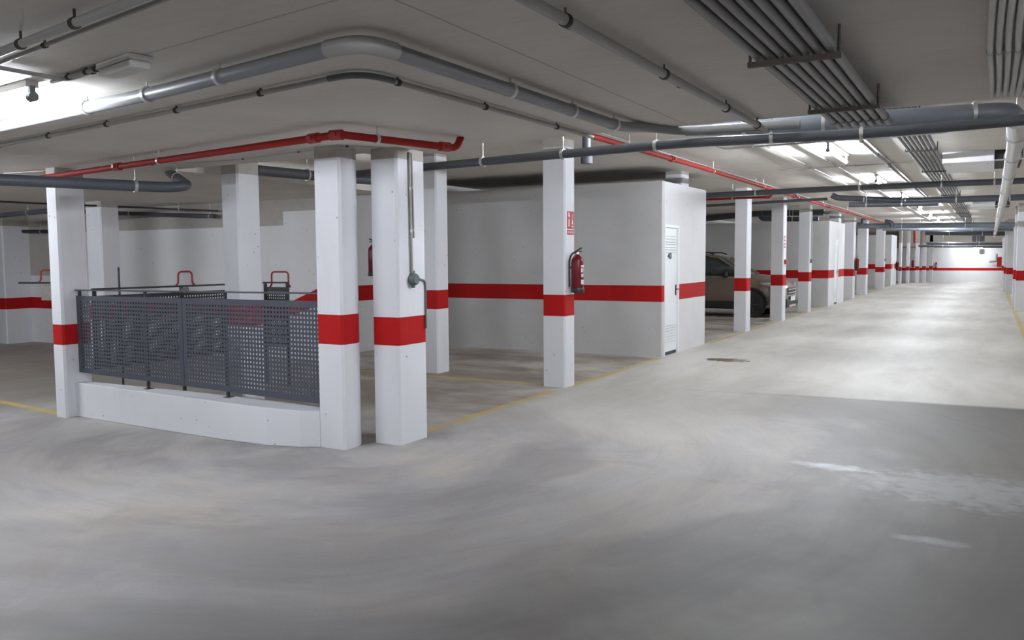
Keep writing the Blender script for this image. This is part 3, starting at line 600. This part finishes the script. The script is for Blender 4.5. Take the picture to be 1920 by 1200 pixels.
# long conduits along the upper soffit
for x, r0, ye, lab in ((-2.42, 0.012, 30, 'leftmost thin conduit along the upper aisle ceiling'), (-2.05, 0.012, 40, 'second thin conduit along the upper aisle ceiling, left of the lamps'), (-1.36, 0.022, 22, 'thicker conduit along the aisle ceiling right of the lamps'),
                       (-1.29, 0.011, 40, 'thin conduit paired beside the thicker one right of the lamps')):
    pipe('conduit', lab, 'conduit', [(x, 5.9, 2.895), (x, ye, 2.895)], r0, 'conduit', (0.1, 0.2, 0.3, 0.4, 0.5), None, cm='bracket', seg=10)
pipe('conduit', 'thin conduit hung below the upper ceiling across the aisle, dipping at its left end', 'conduit', [at_z(1340, 272, 2.70), at_z(1358, 279, 2.70), at_z(1480, 270, 2.70), at_z(1650, 258, 2.70), at_z(1775, 248, 2.70), at_z(1800, 238, 2.72), at_z(1930, 226, 2.72)], 0.010, 'conduit', (0.2, 0.42, 0.62), ZU, rad=0.08, seg=10)
pipe('conduit', 'thin conduit crossing the aisle ceiling between the first two visible lamps', 'conduit', [(-2.9, 13.6, 2.89), (-1.0, 13.6, 2.89)], 0.010, 'conduit', (0.5,), None, seg=8)

# ------------------------------------------------------------------ lamps
def lamp(c, u, label, L=1.5, zc=ZU, tm='tube'):
    c = Vector(c); u = Vector(u).normalized(); s = Vector((-u.y, u.x, 0))
    o = empty('tube_lamp', c, label, 'lamp', 'fluorescent tube lamps')
    MB().obox((c.x, c.y, zc - 0.018), u, s, (0, 0, 1), L / 2, 0.03, 0.017).build('batten', 'plastic', o)
    for sg in (-1, 1):
        e = c + u * (sg * (L / 2 - 0.01)); k = MB()
        k.tube([e - u * 0.022, e + u * 0.022], 0.024, 12); k.obox((e.x, e.y, (c.z + zc - 0.03) / 2), u, s, (0, 0, 1), 0.012, 0.014, (zc - 0.03 - c.z) / 2 + 0.005)
        k.build('end_cap', 'jbox', o)
    MB().tube([c - u * (L / 2 - 0.03), c + u * (L / 2 - 0.03)], 0.019, 12).build('tube', tm, o)
    return o
names = ['hidden tube lamp behind the ceiling step lighting the blue-grey pipe', 'first visible tube lamp along the aisle ceiling', 'second visible tube lamp along the aisle ceiling', 'third tube lamp along the aisle ceiling',
         'fourth tube lamp along the aisle ceiling', 'fifth tube lamp along the aisle ceiling', 'sixth tube lamp along the aisle ceiling', 'seventh tube lamp far down the aisle', 'eighth tube lamp far down the aisle', 'last tube lamp before the end wall']
for k, y in enumerate((6.75, 11.5, 16.4, 21.2, 25.9, 30.6, 35.3, 40.0, 44.7, 49.4)):
    lamp((-1.73, y, 2.81), (0, 1, 0), names[k])
lamp(at_z(-60, 211, 2.37) , at_z(0, 190, 2.37) - at_z(80, 170, 2.37), 'tube lamp glaring at the left edge of the near ceiling', zc=ZL, tm='dimtube')
lamp((3.3, 0.6, 2.2), (0, 1, 0), 'unseen tube lamp added by the wall to the right of the viewer', zc=ZL)  # added out of view; light off the wall brightens the near ceiling
lamp((-2.6, -5.2, 2.15), (1, 0, 0), 'unseen tube lamp added behind the viewer', zc=ZL)  # added fill lamp, never in view, lifts the near soffit by bounce
lamp((-13.8, 4.35, 2.36), (1, -0.13, 0), 'added farthest tube lamp of the left aisle, unseen outside the left frame edge', zc=ZL, tm='dimtube')  # added to brighten the left aisle's back wall and floor
lamp((-9.6, 3.55, 2.36), (1, -0.13, 0), 'tube lamp farther along the left aisle, outside the left frame edge', zc=ZL)
lamp((-0.95, 53.7, 1.90), (1, 0, 0), 'bright tube lamp glowing in front of the end wall', L=1.2, zc=2.05, tm='dimtube')
# emergency light
c = (at_z(190, 128, 2.42) + at_z(275, 117, 2.42) + at_z(243, 110, 2.42) + at_z(225, 144, 2.42)) / 4; u = at_z(243, 110, 2.42) - at_z(190, 128, 2.42)
o = empty('emergency_light', (c.x, c.y, 2.41), 'white box emergency light on the near ceiling by the left lamp', 'lamp')
MB().obox((c.x, c.y, 2.437), u, u.cross(Vector((0, 0, 1))), (0, 0, 1), 0.165, 0.055, 0.012).build('base', 'plastic', o, bevel=0.004)
MB().obox((c.x, c.y, 2.408), u, u.cross(Vector((0, 0, 1))), (0, 0, 1), 0.158, 0.050, 0.017).build('diffuser', 'plastic', o, bevel=0.012)
# fan boxes
def fanbox(x0, x1, y0, y1, z0, label):
    o = empty('fan_box', ((x0 + x1) / 2, (y0 + y1) / 2, z0), label, 'ventilation box')
    t = MB(); t.box(x0, x1, y0, y1, z0, ZU - 0.002); t.build('housing', 'boxwhite', o, bevel=0.01)
    for x in (x0 + 0.08, x1 - 0.08): MB().lathe([(0.012, -0.004), (0.012, 0.0)], (x, y0 + 0.35, z0), 10).build('screw', 'conduit', o)
    MB().box(x1 + 0.001, x1 + 0.32, y0 + 0.05, y1 - 0.2, z0 + 0.02, ZU - 0.002).build('duct', 'darkvoid', o)
    t = MB(); t.box(x1 + 0.0, x1 + 0.34, y0 + 0.02, y0 + 0.05, z0 + 0.0, z0 + 0.018); t.build('duct_rail', 'conduit', o)
fanbox(-0.60, 0.015, 12.9, 14.6, 2.785, 'white ventilation box on the aisle ceiling beside the pipe bundle')
fanbox(-0.43, 0.08, 24.5, 26.0, 2.76, 'second white ventilation box farther down the aisle ceiling')
q0, q1 = at_Y(1823, 437, 51.2), at_Y(1846, 453, 51.2)
tag(MB().box(q0.x, q1.x, 51.2, 51.8, q1.z, min(q0.z, 2.9)).build('black_duct', 'darkvoid'), 'black square duct mouth hanging at the far end of the aisle', 'duct')
q = at_Y(1840, 471, 54.9)
tag(MB().box(q.x - 0.1, q.x + 0.1, 54.8, 54.99, q.z - 0.12, q.z + 0.12).build('wall_speaker', 'black'), 'small black box high on the end wall', 'box')

# ------------------------------------------------------------------ wall fittings
def extinguisher(c, out, label, zt=1.66, s=1.0, bracket_d=0.10):
    """c = point on the wall face (x,y); out = outward direction; zt = top of handle"""
    out = Vector((out[0], out[1], 0)).normalized(); sd = Vector((-out.y, out.x, 0)); R = 0.075 * s
    z0 = zt - 0.53 * s; ax = Vector((c[0], c[1], 0)) + out * bracket_d
    o = empty('fire_extinguisher', (ax.x, ax.y, z0), label, 'fire extinguisher', 'wall-hung fire extinguishers')
    P = lambda h: Vector((ax.x, ax.y, z0 + h * s))
    MB().lathe([(R * 0.9, 0.03 * s), (R, 0.045 * s), (R, 0.36 * s), (R * 0.93, 0.39 * s), (R * 0.7, 0.42 * s), (R * 0.4, 0.44 * s), (R * 0.3, 0.455 * s)], (ax.x, ax.y, z0), 24).build('cylinder', 'extred', o)
    MB().lathe([(R * 1.0, 0.0), (R * 1.07, 0.005 * s), (R * 1.07, 0.055 * s), (R * 1.01, 0.06 * s)], (ax.x, ax.y, z0), 24).build('foot_ring', 'black', o)
    v = MB().lathe([(0.02 * s, 0.45 * s), (0.02 * s, 0.475 * s), (0.013 * s, 0.485 * s)], (ax.x, ax.y, z0), 12); v.build('valve', 'chrome', o)
    h = MB(); d = (out * 0.6 + sd * 0.8).normalized()
    h.obox(P(0.487) + d * 0.01 * s, d, d.cross(Vector((0, 0, 1))), (0, 0, 1), 0.045 * s, 0.010 * s, 0.006 * s)
    h.tube([P(0.485) - d * 0.025 * s, P(0.505) + d * 0.01 * s, P(0.53) + d * 0.055 * s], 0.009 * s, 8)
    h.build('handle', 'black', o)
    b = -(out * 0.88 + sd * 0.47)
    hose = rounded([P(0.475), P(0.47) + b * 0.06 * s, P(0.40) + b * 0.093 * s, P(0.22) + b * 0.094 * s, P(0.07) + b * 0.092 * s], 0.06 * s, 6)
    MB().tube(hose, 0.011 * s, 10).build('hose', 'black', o)
    L = MB()
    def patch(a0, a1, h0, h1, mi):
        n = 8; vs = []
        for k in range(n + 1):
            a = a0 + (a1 - a0) * k / n; dd = (out * math.cos(a) + sd * math.sin(a)) * (R + 0.0012 + 0.0004 * mi)
            vs += [P(h0) + dd, P(h1) + dd]
        L.add(vs, [[2 * k, 2 * k + 2, 2 * k + 3, 2 * k + 1] for k in range(n)], mi, True)
    patch(-0.55, 0.55, 0.30, 0.325, 0); patch(-0.55, -0.1, 0.24, 0.29, 0); patch(0.05, 0.5, 0.25, 0.29, 0); patch(-0.5, 0.0, 0.185, 0.225, 0); patch(0.1, 0.55, 0.19, 0.235, 0); patch(-0.55, 0.55, 0.10, 0.155, 0)
    L.build('label', 'labelwhite', o)
    k = MB().obox(P(0.30) - out * ((bracket_d + R) / 2 - 0.002), out, sd, (0, 0, 1), (bracket_d - R) / 2 + 0.002, 0.02 * s, 0.012 * s); k.build('wall_bracket', 'darksteel', o)
    return o
extinguisher((-4.343, 9.05), (1, 0), 'nearest red fire extinguisher hung on the white column under the red sign')
extinguisher((-7.55, 9.48), (-1, 0.0), 'red fire extinguisher glimpsed in the gap between the two front columns', zt=1.83)
extinguisher((-4.25, 32.55), (1, 0), 'distant red fire extinguisher on the column past the second store room', zt=1.53)
q = at_Y(1712, 485, 50.45); extinguisher((q.x - 0.10, 50.55), (1, 0), 'far red fire extinguisher among the last left columns', zt=q.z, s=0.9)
q = at_Y(1691 - 5, 487, 48.9); extinguisher((-4.25, 47.9), (1, 0), 'far dark extinguisher beside the farthest store room door', zt=1.28)
q = at_Y(1755.5, 492, 54.9); extinguisher((q.x, 55.0), (0, -1), 'tiny dark red extinguisher at the left end of the end wall', zt=q.z + 0.05, s=0.75)
q = at_Y(1875, 470, 54.6)
o = empty('hose_cabinet', (q.x, 54.6, at_Y(1875, 500, 54.6).z), 'red fire hose cabinet at the right end of the end wall', 'cabinet')
za_, zb_ = at_Y(1875, 500, 54.6).z, at_Y(1875, 482, 54.6).z
MB().box(q.x - 0.13, q.x + 0.13, 54.45, 54.99, za_, zb_).build('cabinet_body', 'firered', o); MB().box(q.x - 0.1, q.x + 0.1, 54.44, 54.45, zb_ + 0.05, zb_ + 0.25).build('cabinet_sign', 'signwhite', o)
q0, q1 = at_Y(1855, 491, 54.7), at_Y(1868, 490, 54.7)
pipe('hose_pipe', 'grey bent pipe beside the red hose cabinet on the end wall', 'pipe', [q0, q1, at_Y(1869, 476, 54.7)], 0.05, 'pvc', rad=0.1)

sg = empty('fire_sign', (-4.3425, 9.068, 1.82), 'red extinguisher sign with white pictogram above the nearest fire extinguisher', 'sign')
xf = -4.3425
MB().box(xf, xf + 0.003, 8.978, 9.158, 1.885, 2.092).build('sign_plate', 'signred', sg)
MB().box(xf, xf + 0.003, 8.978, 9.158, 1.815, 1.872).build('text_plate', 'signred', sg)
pic = MB(); xp = xf + 0.0036
def pq(*c): pic.add([(xp, a, b) for a, b in c], [list(range(len(c)))], 0)
pq((9.010, 1.91), (9.038, 1.91), (9.038, 2.0), (9.010, 2.0)); pq((9.015, 2.018), (9.035, 2.018), (9.05, 2.055), (9.0, 2.055)); pq((9.0, 2.062), (9.04, 2.066), (9.04, 2.076), (9.0, 2.074))
pq((9.095, 1.905), (9.14, 1.905), (9.135, 1.92), (9.095, 1.925)); pq((9.10, 1.94), (9.132, 1.94), (9.125, 1.985), (9.11, 2.01), (9.107, 1.985)); pq((9.10, 2.0), (9.108, 2.0), (9.125, 2.06), (9.117, 2.06))
pic.build('pictogram', 'signwhite', sg)
text_mesh('sign_text', 'EXTINTOR', 0.033, sg, 'signwhite', (xp, 9.068, 1.843), (0, 1, 0), (0, 0, 1), 0.0003)
for y, z0, z1, lab in ((20.70, 1.90, 2.02, 'upper small red sign on the column in front of the headlamp'), (20.70, 1.74, 1.85, 'lower small red sign on the column in front of the headlamp')):
    t = empty('fire_sign', (-4.26, y, z0), lab, 'sign', 'small signs on the headlamp column')
    MB().box(-4.262, -4.256, y - 0.09, y + 0.09, z0, z1).build('sign_plate', 'signred', t)
    MB().box(-4.256, -4.254, y - 0.05, y + 0.05, z0 + 0.03, z1 - 0.03).build('pictogram', 'signwhite', t)
tag(MB().box(-4.262, -4.215, 20.68, 20.79, 1.35, 1.46).build('alarm_button', 'signred', bevel=0.008), 'red alarm call point on the column in front of the headlamp', 'alarm button')
# round junction box with conduit drop
jx = -4.20
j = empty('junction_box', (jx, 5.70, 1.37), 'round dark grey junction box on the side of the nearest free-standing column', 'junction box')
MB().lathe([(0.052, 0.0), (0.052, 0.035), (0.046, 0.045)], (jx, 5.70, 1.375), 20, axis='x').build('box_body', 'jbox', j)
t = MB().lathe([(0.044, 0.045), (0.044, 0.052), (0.036, 0.057)], (jx, 5.70, 1.375), 20, axis='x'); t.build('lid', 'jbox', j)
for dy, dz in ((0, 0.055), (0.055, 0), (0, -0.055)): MB().tube([(jx + 0.02, 5.70 + dy * 0.8, 1.375 + dz * 0.8), (jx + 0.02, 5.70 + dy * 1.3, 1.375 + dz * 1.3)], 0.014, 10).build('gland', 'jbox', j)
pipe('conduit', 'vertical grey conduit dropping down the column to the round junction box', 'conduit', [(jx + 0.015, 5.69, 1.43), (jx + 0.015, 5.675, 2.42)], 0.0105, 'conduit', (0.35, 0.7), None, seg=10)
pipe('conduit', 'shorter vertical conduit beside the junction box conduit', 'conduit', [(jx + 0.012, 5.725, 1.72), (jx + 0.012, 5.71, 2.42)], 0.008, 'conduit', (0.1, 0.6), None, seg=8)
pipe('cable', 'dark cable running down the back edge of the nearest free-standing column', 'cable', [(jx + 0.01, 5.885, 0.95), (jx + 0.01, 5.885, 1.36), (jx + 0.014, 5.79, 1.375)], 0.008, 'jbox', (), None, seg=8, rad=0.05)
for (x, y, Y, lab) in ((-4.28, 24.14, 1.40, 'small grey junction box on the column beyond the car'), (-4.25, 42.6, 1.33, 'tiny grey junction box on the column by the farthest store room')):
    t = empty('junction_box', (x, y, Y), lab, 'junction box'); MB().lathe([(0.055, 0.0), (0.055, 0.05), (0.045, 0.06)], (x, y, Y), 16, axis='x').build('box_body', 'jbox', t)
    MB().tube([(x + 0.02, y, Y + 0.05), (x + 0.02, y, 2.8)], 0.012, 8).build('drop_conduit', 'conduit', t)

# ------------------------------------------------------------------ parked car (nose towards the aisle)
def car():
    xf, yc, W, Ln = -4.36, 22.17, 0.885, 4.05
    o = empty('parked_car', (xf - Ln / 2, yc, 0), 'bronze-beige small SUV parked nose-out between the columns', 'car')
    # stations: distance back from nose, bottom, belt half-width, belt z, top z, top half-width
    st = [(0.02, 0.34, 0.62, 0.74, 0.80, 0.50), (0.10, 0.27, 0.74, 0.84, 0.90, 0.62), (0.30, 0.24, 0.84, 0.93, 0.99, 0.70), (0.70, 0.24, 0.875, 0.98, 1.05, 0.74), (1.15, 0.24, W, 1.02, 1.09, 0.76),
          (1.6, 0.24, W, 1.04, 1.08, 0.80), (2.4, 0.24, W, 1.06, 1.09, 0.80), (3.2, 0.24, W, 1.09, 1.12, 0.80), (3.75, 0.27, 0.86, 1.12, 1.15, 0.78), (3.98, 0.34, 0.80, 1.05, 1.10, 0.72), (4.05, 0.42, 0.74, 0.98, 1.02, 0.66)]
    b = MB(); vs = []; n = 12
    for d, zb, hw, zt, zc, tw in st:
        half = [(hw * 0.90, zb), (hw * 0.985, zb + 0.10), (hw, (zb + zt) / 2), (hw * 0.985, zt - 0.06), (hw * 0.94, zt), (tw * 0.6, zc)]
        vs += [Vector((xf - d, yc - a, z)) for a, z in half] + [Vector((xf - d, yc + a, z)) for a, z in half[::-1]]
    fs = [[i * n + k, i * n + (k + 1) % n, (i + 1) * n + (k + 1) % n, (i + 1) * n + k] for i in range(len(st) - 1) for k in range(n)]
    b.add(vs, fs, 0, True); b.add(vs, [list(range(n)), list(range((len(st) - 1) * n, len(st) * n))[::-1]], 0)
    body = b.build('body', 'carpaint', o)
    # cabin: glass shell with painted roof and pillars
    cb = [(1.02, 1.07, 0.74, 1.09, 0.70), (1.75, 1.05, 0.80, 1.53, 0.60), (2.1, 1.05, 0.81, 1.60, 0.60), (2.9, 1.07, 0.81, 1.61, 0.60), (3.45, 1.10, 0.80, 1.57, 0.58), (3.85, 1.12, 0.77, 1.20, 0.68)]
    g = MB(); vs = []; n = 6
    for d, z0, w0, z1, w1 in cb: vs += [Vector((xf - d, yc - w0, z0)), Vector((xf - d, yc - w1, z1 - 0.03)), Vector((xf - d, yc - w1 * 0.8, z1)), Vector((xf - d, yc + w1 * 0.8, z1)), Vector((xf - d, yc + w1, z1 - 0.03)), Vector((xf - d, yc + w0, z0))]
    g.add(vs, [[i * n + k, i * n + (k + 1) % n, (i + 1) * n + (k + 1) % n, (i + 1) * n + k] for i in range(len(cb) - 1) for k in range(n)], 0, True)
    g.add(vs, [list(range(n)), list(range((len(cb) - 1) * n, len(cb) * n))[::-1]], 0)
    g.build('windows', 'glass', o)
    r = MB(); vs = []
    for d, z0, w0, z1, w1 in cb[1:5]: vs += [Vector((xf - d, yc + a * (w1 + 0.012), z1 - 0.03 * abs(a) + 0.014)) for a in (-1, -0.8, 0, 0.8, 1)]
    r.add(vs, [[i * 5 + k, i * 5 + k + 1, i * 5 + 5 + k + 1, i * 5 + 5 + k] for i in range(3) for k in range(4)], 0, True)
    roof = r.build('roof', 'carpaint', o); sm = roof.modifiers.new('thick', 'SOLIDIFY'); sm.thickness = 0.02
    for s in (-1, 1):
        p = MB()
        for (d0, z0, w0), (d1, z1, w1), th, q in (((1.02, 1.07, 0.75), (1.75, 1.52, 0.61), 0.028, 0), ((2.35, 1.06, 0.815), (2.40, 1.58, 0.61), 0.03, 1), ((3.3, 1.09, 0.81), (3.35, 1.57, 0.60), 0.05, 1)):
            p.tube([(xf - d0, yc + s * (w0 + 0.002), z0), (xf - d1, yc + s * (w1 + 0.004), z1)], th, 8, q)
        p.build('pillars', ['carpaint', 'carblack'], o)
        MB().tube([(xf - 1.85, yc + s * 0.60, 1.60), (xf - 2.0, yc + s * 0.60, 1.645), (xf - 3.1, yc + s * 0.60, 1.655), (xf - 3.3, yc + s * 0.59, 1.61)], 0.016, 8).build('roof_rail', 'carblack', o)
        m = MB(); m.lathe([(0.02, -0.06), (0.075, -0.045), (0.09, 0.0), (0.075, 0.045), (0.03, 0.06)], (xf - 1.45, yc + s * 0.99, 1.09), 14, axis='x')
        m.tube([(xf - 1.45, yc + s * 0.84, 1.04), (xf - 1.45, yc + s * 0.95, 1.07)], 0.025, 8)
        m.build('wing_mirror', 'carblack', o)
        MB().obox((xf - 2.15, yc + s * 0.883, 0.55), (1, 0, 0), (0, 1, 0), (0, 0, 1), 0.005, 0.004, 0.36).build('door_seam', 'carblack', o)
        MB().obox((xf - 1.15, yc + s * 0.884, 0.60), (1, 0, 0), (0, 1, 0), (0, 0, 1), 0.005, 0.004, 0.36).build('door_seam', 'carblack', o)
        MB().tube([(xf - 1.92, yc + s * 0.895, 0.86), (xf - 2.08, yc + s * 0.895, 0.865)], 0.016, 8).build('door_handle', 'carpaint', o)
        k = MB(); k.obox((xf - 2.0, yc + s * 0.875, 0.31), (1, 0, 0), (0, 1, 0), (0, 0, 1), 1.0, 0.022, 0.10); k.build('sill_cladding', 'carblack', o, bevel=0.02)
        for d in (0.82, 3.30):
            a = MB(); arc = [(xf - d + 0.40 * math.cos(t), yc + s * 0.872, 0.33 + 0.40 * math.sin(t)) for t in [PI * kk / 14 for kk in range(15)]]
            a.tube(arc, 0.035, 8); a.build('arch_cladding', 'carblack', o)
            h = MB().lathe([(0.37, -0.02), (0.37, 0.018)], (xf - d, yc + s * 0.868, 0.34), 24, axis='y'); h.build('wheel_well', 'carblack', o)
            wl = MB().lathe([(0.20, -0.10), (0.31, -0.10), (0.335, -0.07), (0.335, 0.07), (0.31, 0.10), (0.20, 0.10)], (xf - d, yc + s * 0.80, 0.335), 28, axis='y')
            wh = wl.build('wheel', 'rubber', o)
            rm = MB().lathe([(0.205, s * 0.085), (0.195, s * 0.10), (0.05, s * 0.085), (0.03, s * 0.095)], (xf - d, yc + s * 0.80, 0.335), 20, axis='y')
            for kk in range(5):
                t = 2 * PI * kk / 5; rm.tube([(xf - d, yc + s * 0.905, 0.335), (xf - d + 0.185 * math.cos(t), yc + s * 0.903, 0.335 + 0.185 * math.sin(t))], 0.018, 6, 1)
            rm.build('wheel_rim', ['carblack', 'alloy'], wh)
        # headlamp and fog lamp wrap round the nose corner
        hl = MB(); P = [(0.62, 0.865), (0.40, 0.845), (0.16, 0.83), (0.075, 0.64)]
        tops = [0.885, 0.885, 0.86, 0.845]; bots = [0.845, 0.795, 0.755, 0.755]
        vs = []
        for (d, w_), t1, t0 in zip(P, tops, bots): vs += [Vector((xf - d + 0.012, yc + s * (w_ + 0.022), t0)), Vector((xf - d + 0.012, yc + s * (w_ + 0.012), t1))]
        hl.add(vs, [[2 * i, 2 * i + 2, 2 * i + 3, 2 * i + 1] for i in range(3)], 0, True)
        ho = hl.build('headlamp', 'lens', o); sd_ = ho.modifiers.new('thick', 'SOLIDIFY'); sd_.thickness = 0.03; sd_.offset = 0
        fr = MB().obox((xf - 0.22, yc + s * 0.815, 0.57), (-1, s * 0.5, 0), (0.5, s * 1, 0), (0, 0, 1), 0.12, 0.02, 0.09); fr.build('fog_lamp_surround', 'carblack', o, bevel=0.01)
        MB().obox((xf - 0.20, yc + s * 0.832, 0.565), (-1, s * 0.5, 0), (0.5, s * 1, 0), (0, 0, 1), 0.08, 0.018, 0.06).build('fog_lamp', 'lens', o, bevel=0.01)
    gr = MB()
    gr.obox((xf - 0.035, yc, 0.66), (1, 0, 0), (0, 1, 0), (0, 0, 1), 0.03, 0.47, 0.10); gr.build('grille', 'carblack', o, bevel=0.03)
    for zz in (0.62, 0.70): MB().obox((xf + 0.0, yc, zz), (1, 0, 0), (0, 1, 0), (0, 0, 1), 0.006, 0.44, 0.012).build('grille_bar', 'chrome', o)
    bm_ = MB().obox((xf - 0.08, yc, 0.36), (1, 0, 0), (0, 1, 0), (0, 0, 1), 0.10, 0.70, 0.11); bm_.build('bumper', 'carblack', o, bevel=0.05)
    MB().obox((xf + 0.022, yc, 0.47), (1, 0, 0), (0, 1, 0), (0, 0, 1), 0.006, 0.26, 0.055).build('number_plate', 'plate', o)
    MB().obox((xf + 0.01, yc, 0.29), (1, 0, 0), (0, 1, 0), (0, 0, 1), 0.012, 0.40, 0.03).build('skid_plate', 'steel', o, bevel=0.01)
    sd2 = MB()
    for s in (-1, 1): sd2.tube([(xf - 1.04, yc + s * 0.6, 1.10), (xf - 1.10, yc + s * 0.1, 1.13)], 0.008, 6)
    sd2.build('wiper', 'carblack', o)
car()

# ------------------------------------------------------------------ camera, world, view
cd = bpy.data.cameras.new('camera'); cam = bpy.data.objects.new('camera', cd); COL.objects.link(cam)
cd.sensor_width = 36; cd.sensor_fit = 'HORIZONTAL'; cd.lens = 36 * F / 1920; cd.clip_end = 200
Rm = Matrix((AX, AY, AZ)).to_4x4(); Rm.translation = Vector((0, 0, EYE)); cam.matrix_world = Rm
SC.camera = cam
wd = bpy.data.worlds.new('world'); SC.world = wd; wd.use_nodes = True
wd.node_tree.nodes['Background'].inputs[0].default_value = (0.5, 0.5, 0.5, 1); wd.node_tree.nodes['Background'].inputs[1].default_value = 0.02
SC.view_settings.view_transform = 'Standard'; SC.view_settings.look = 'None'; SC.view_settings.gamma = 1.0; SC.view_settings.use_curve_mapping = False
SC.view_settings.exposure = 0.22
cy = SC.cycles; cy.max_bounces = 9; cy.diffuse_bounces = 6; cy.glossy_bounces = 4; cy.sample_clamp_indirect = 8.0; cy.use_denoising = True
for ob in bpy.data.objects:
    if '_o' in ob: del ob['_o']
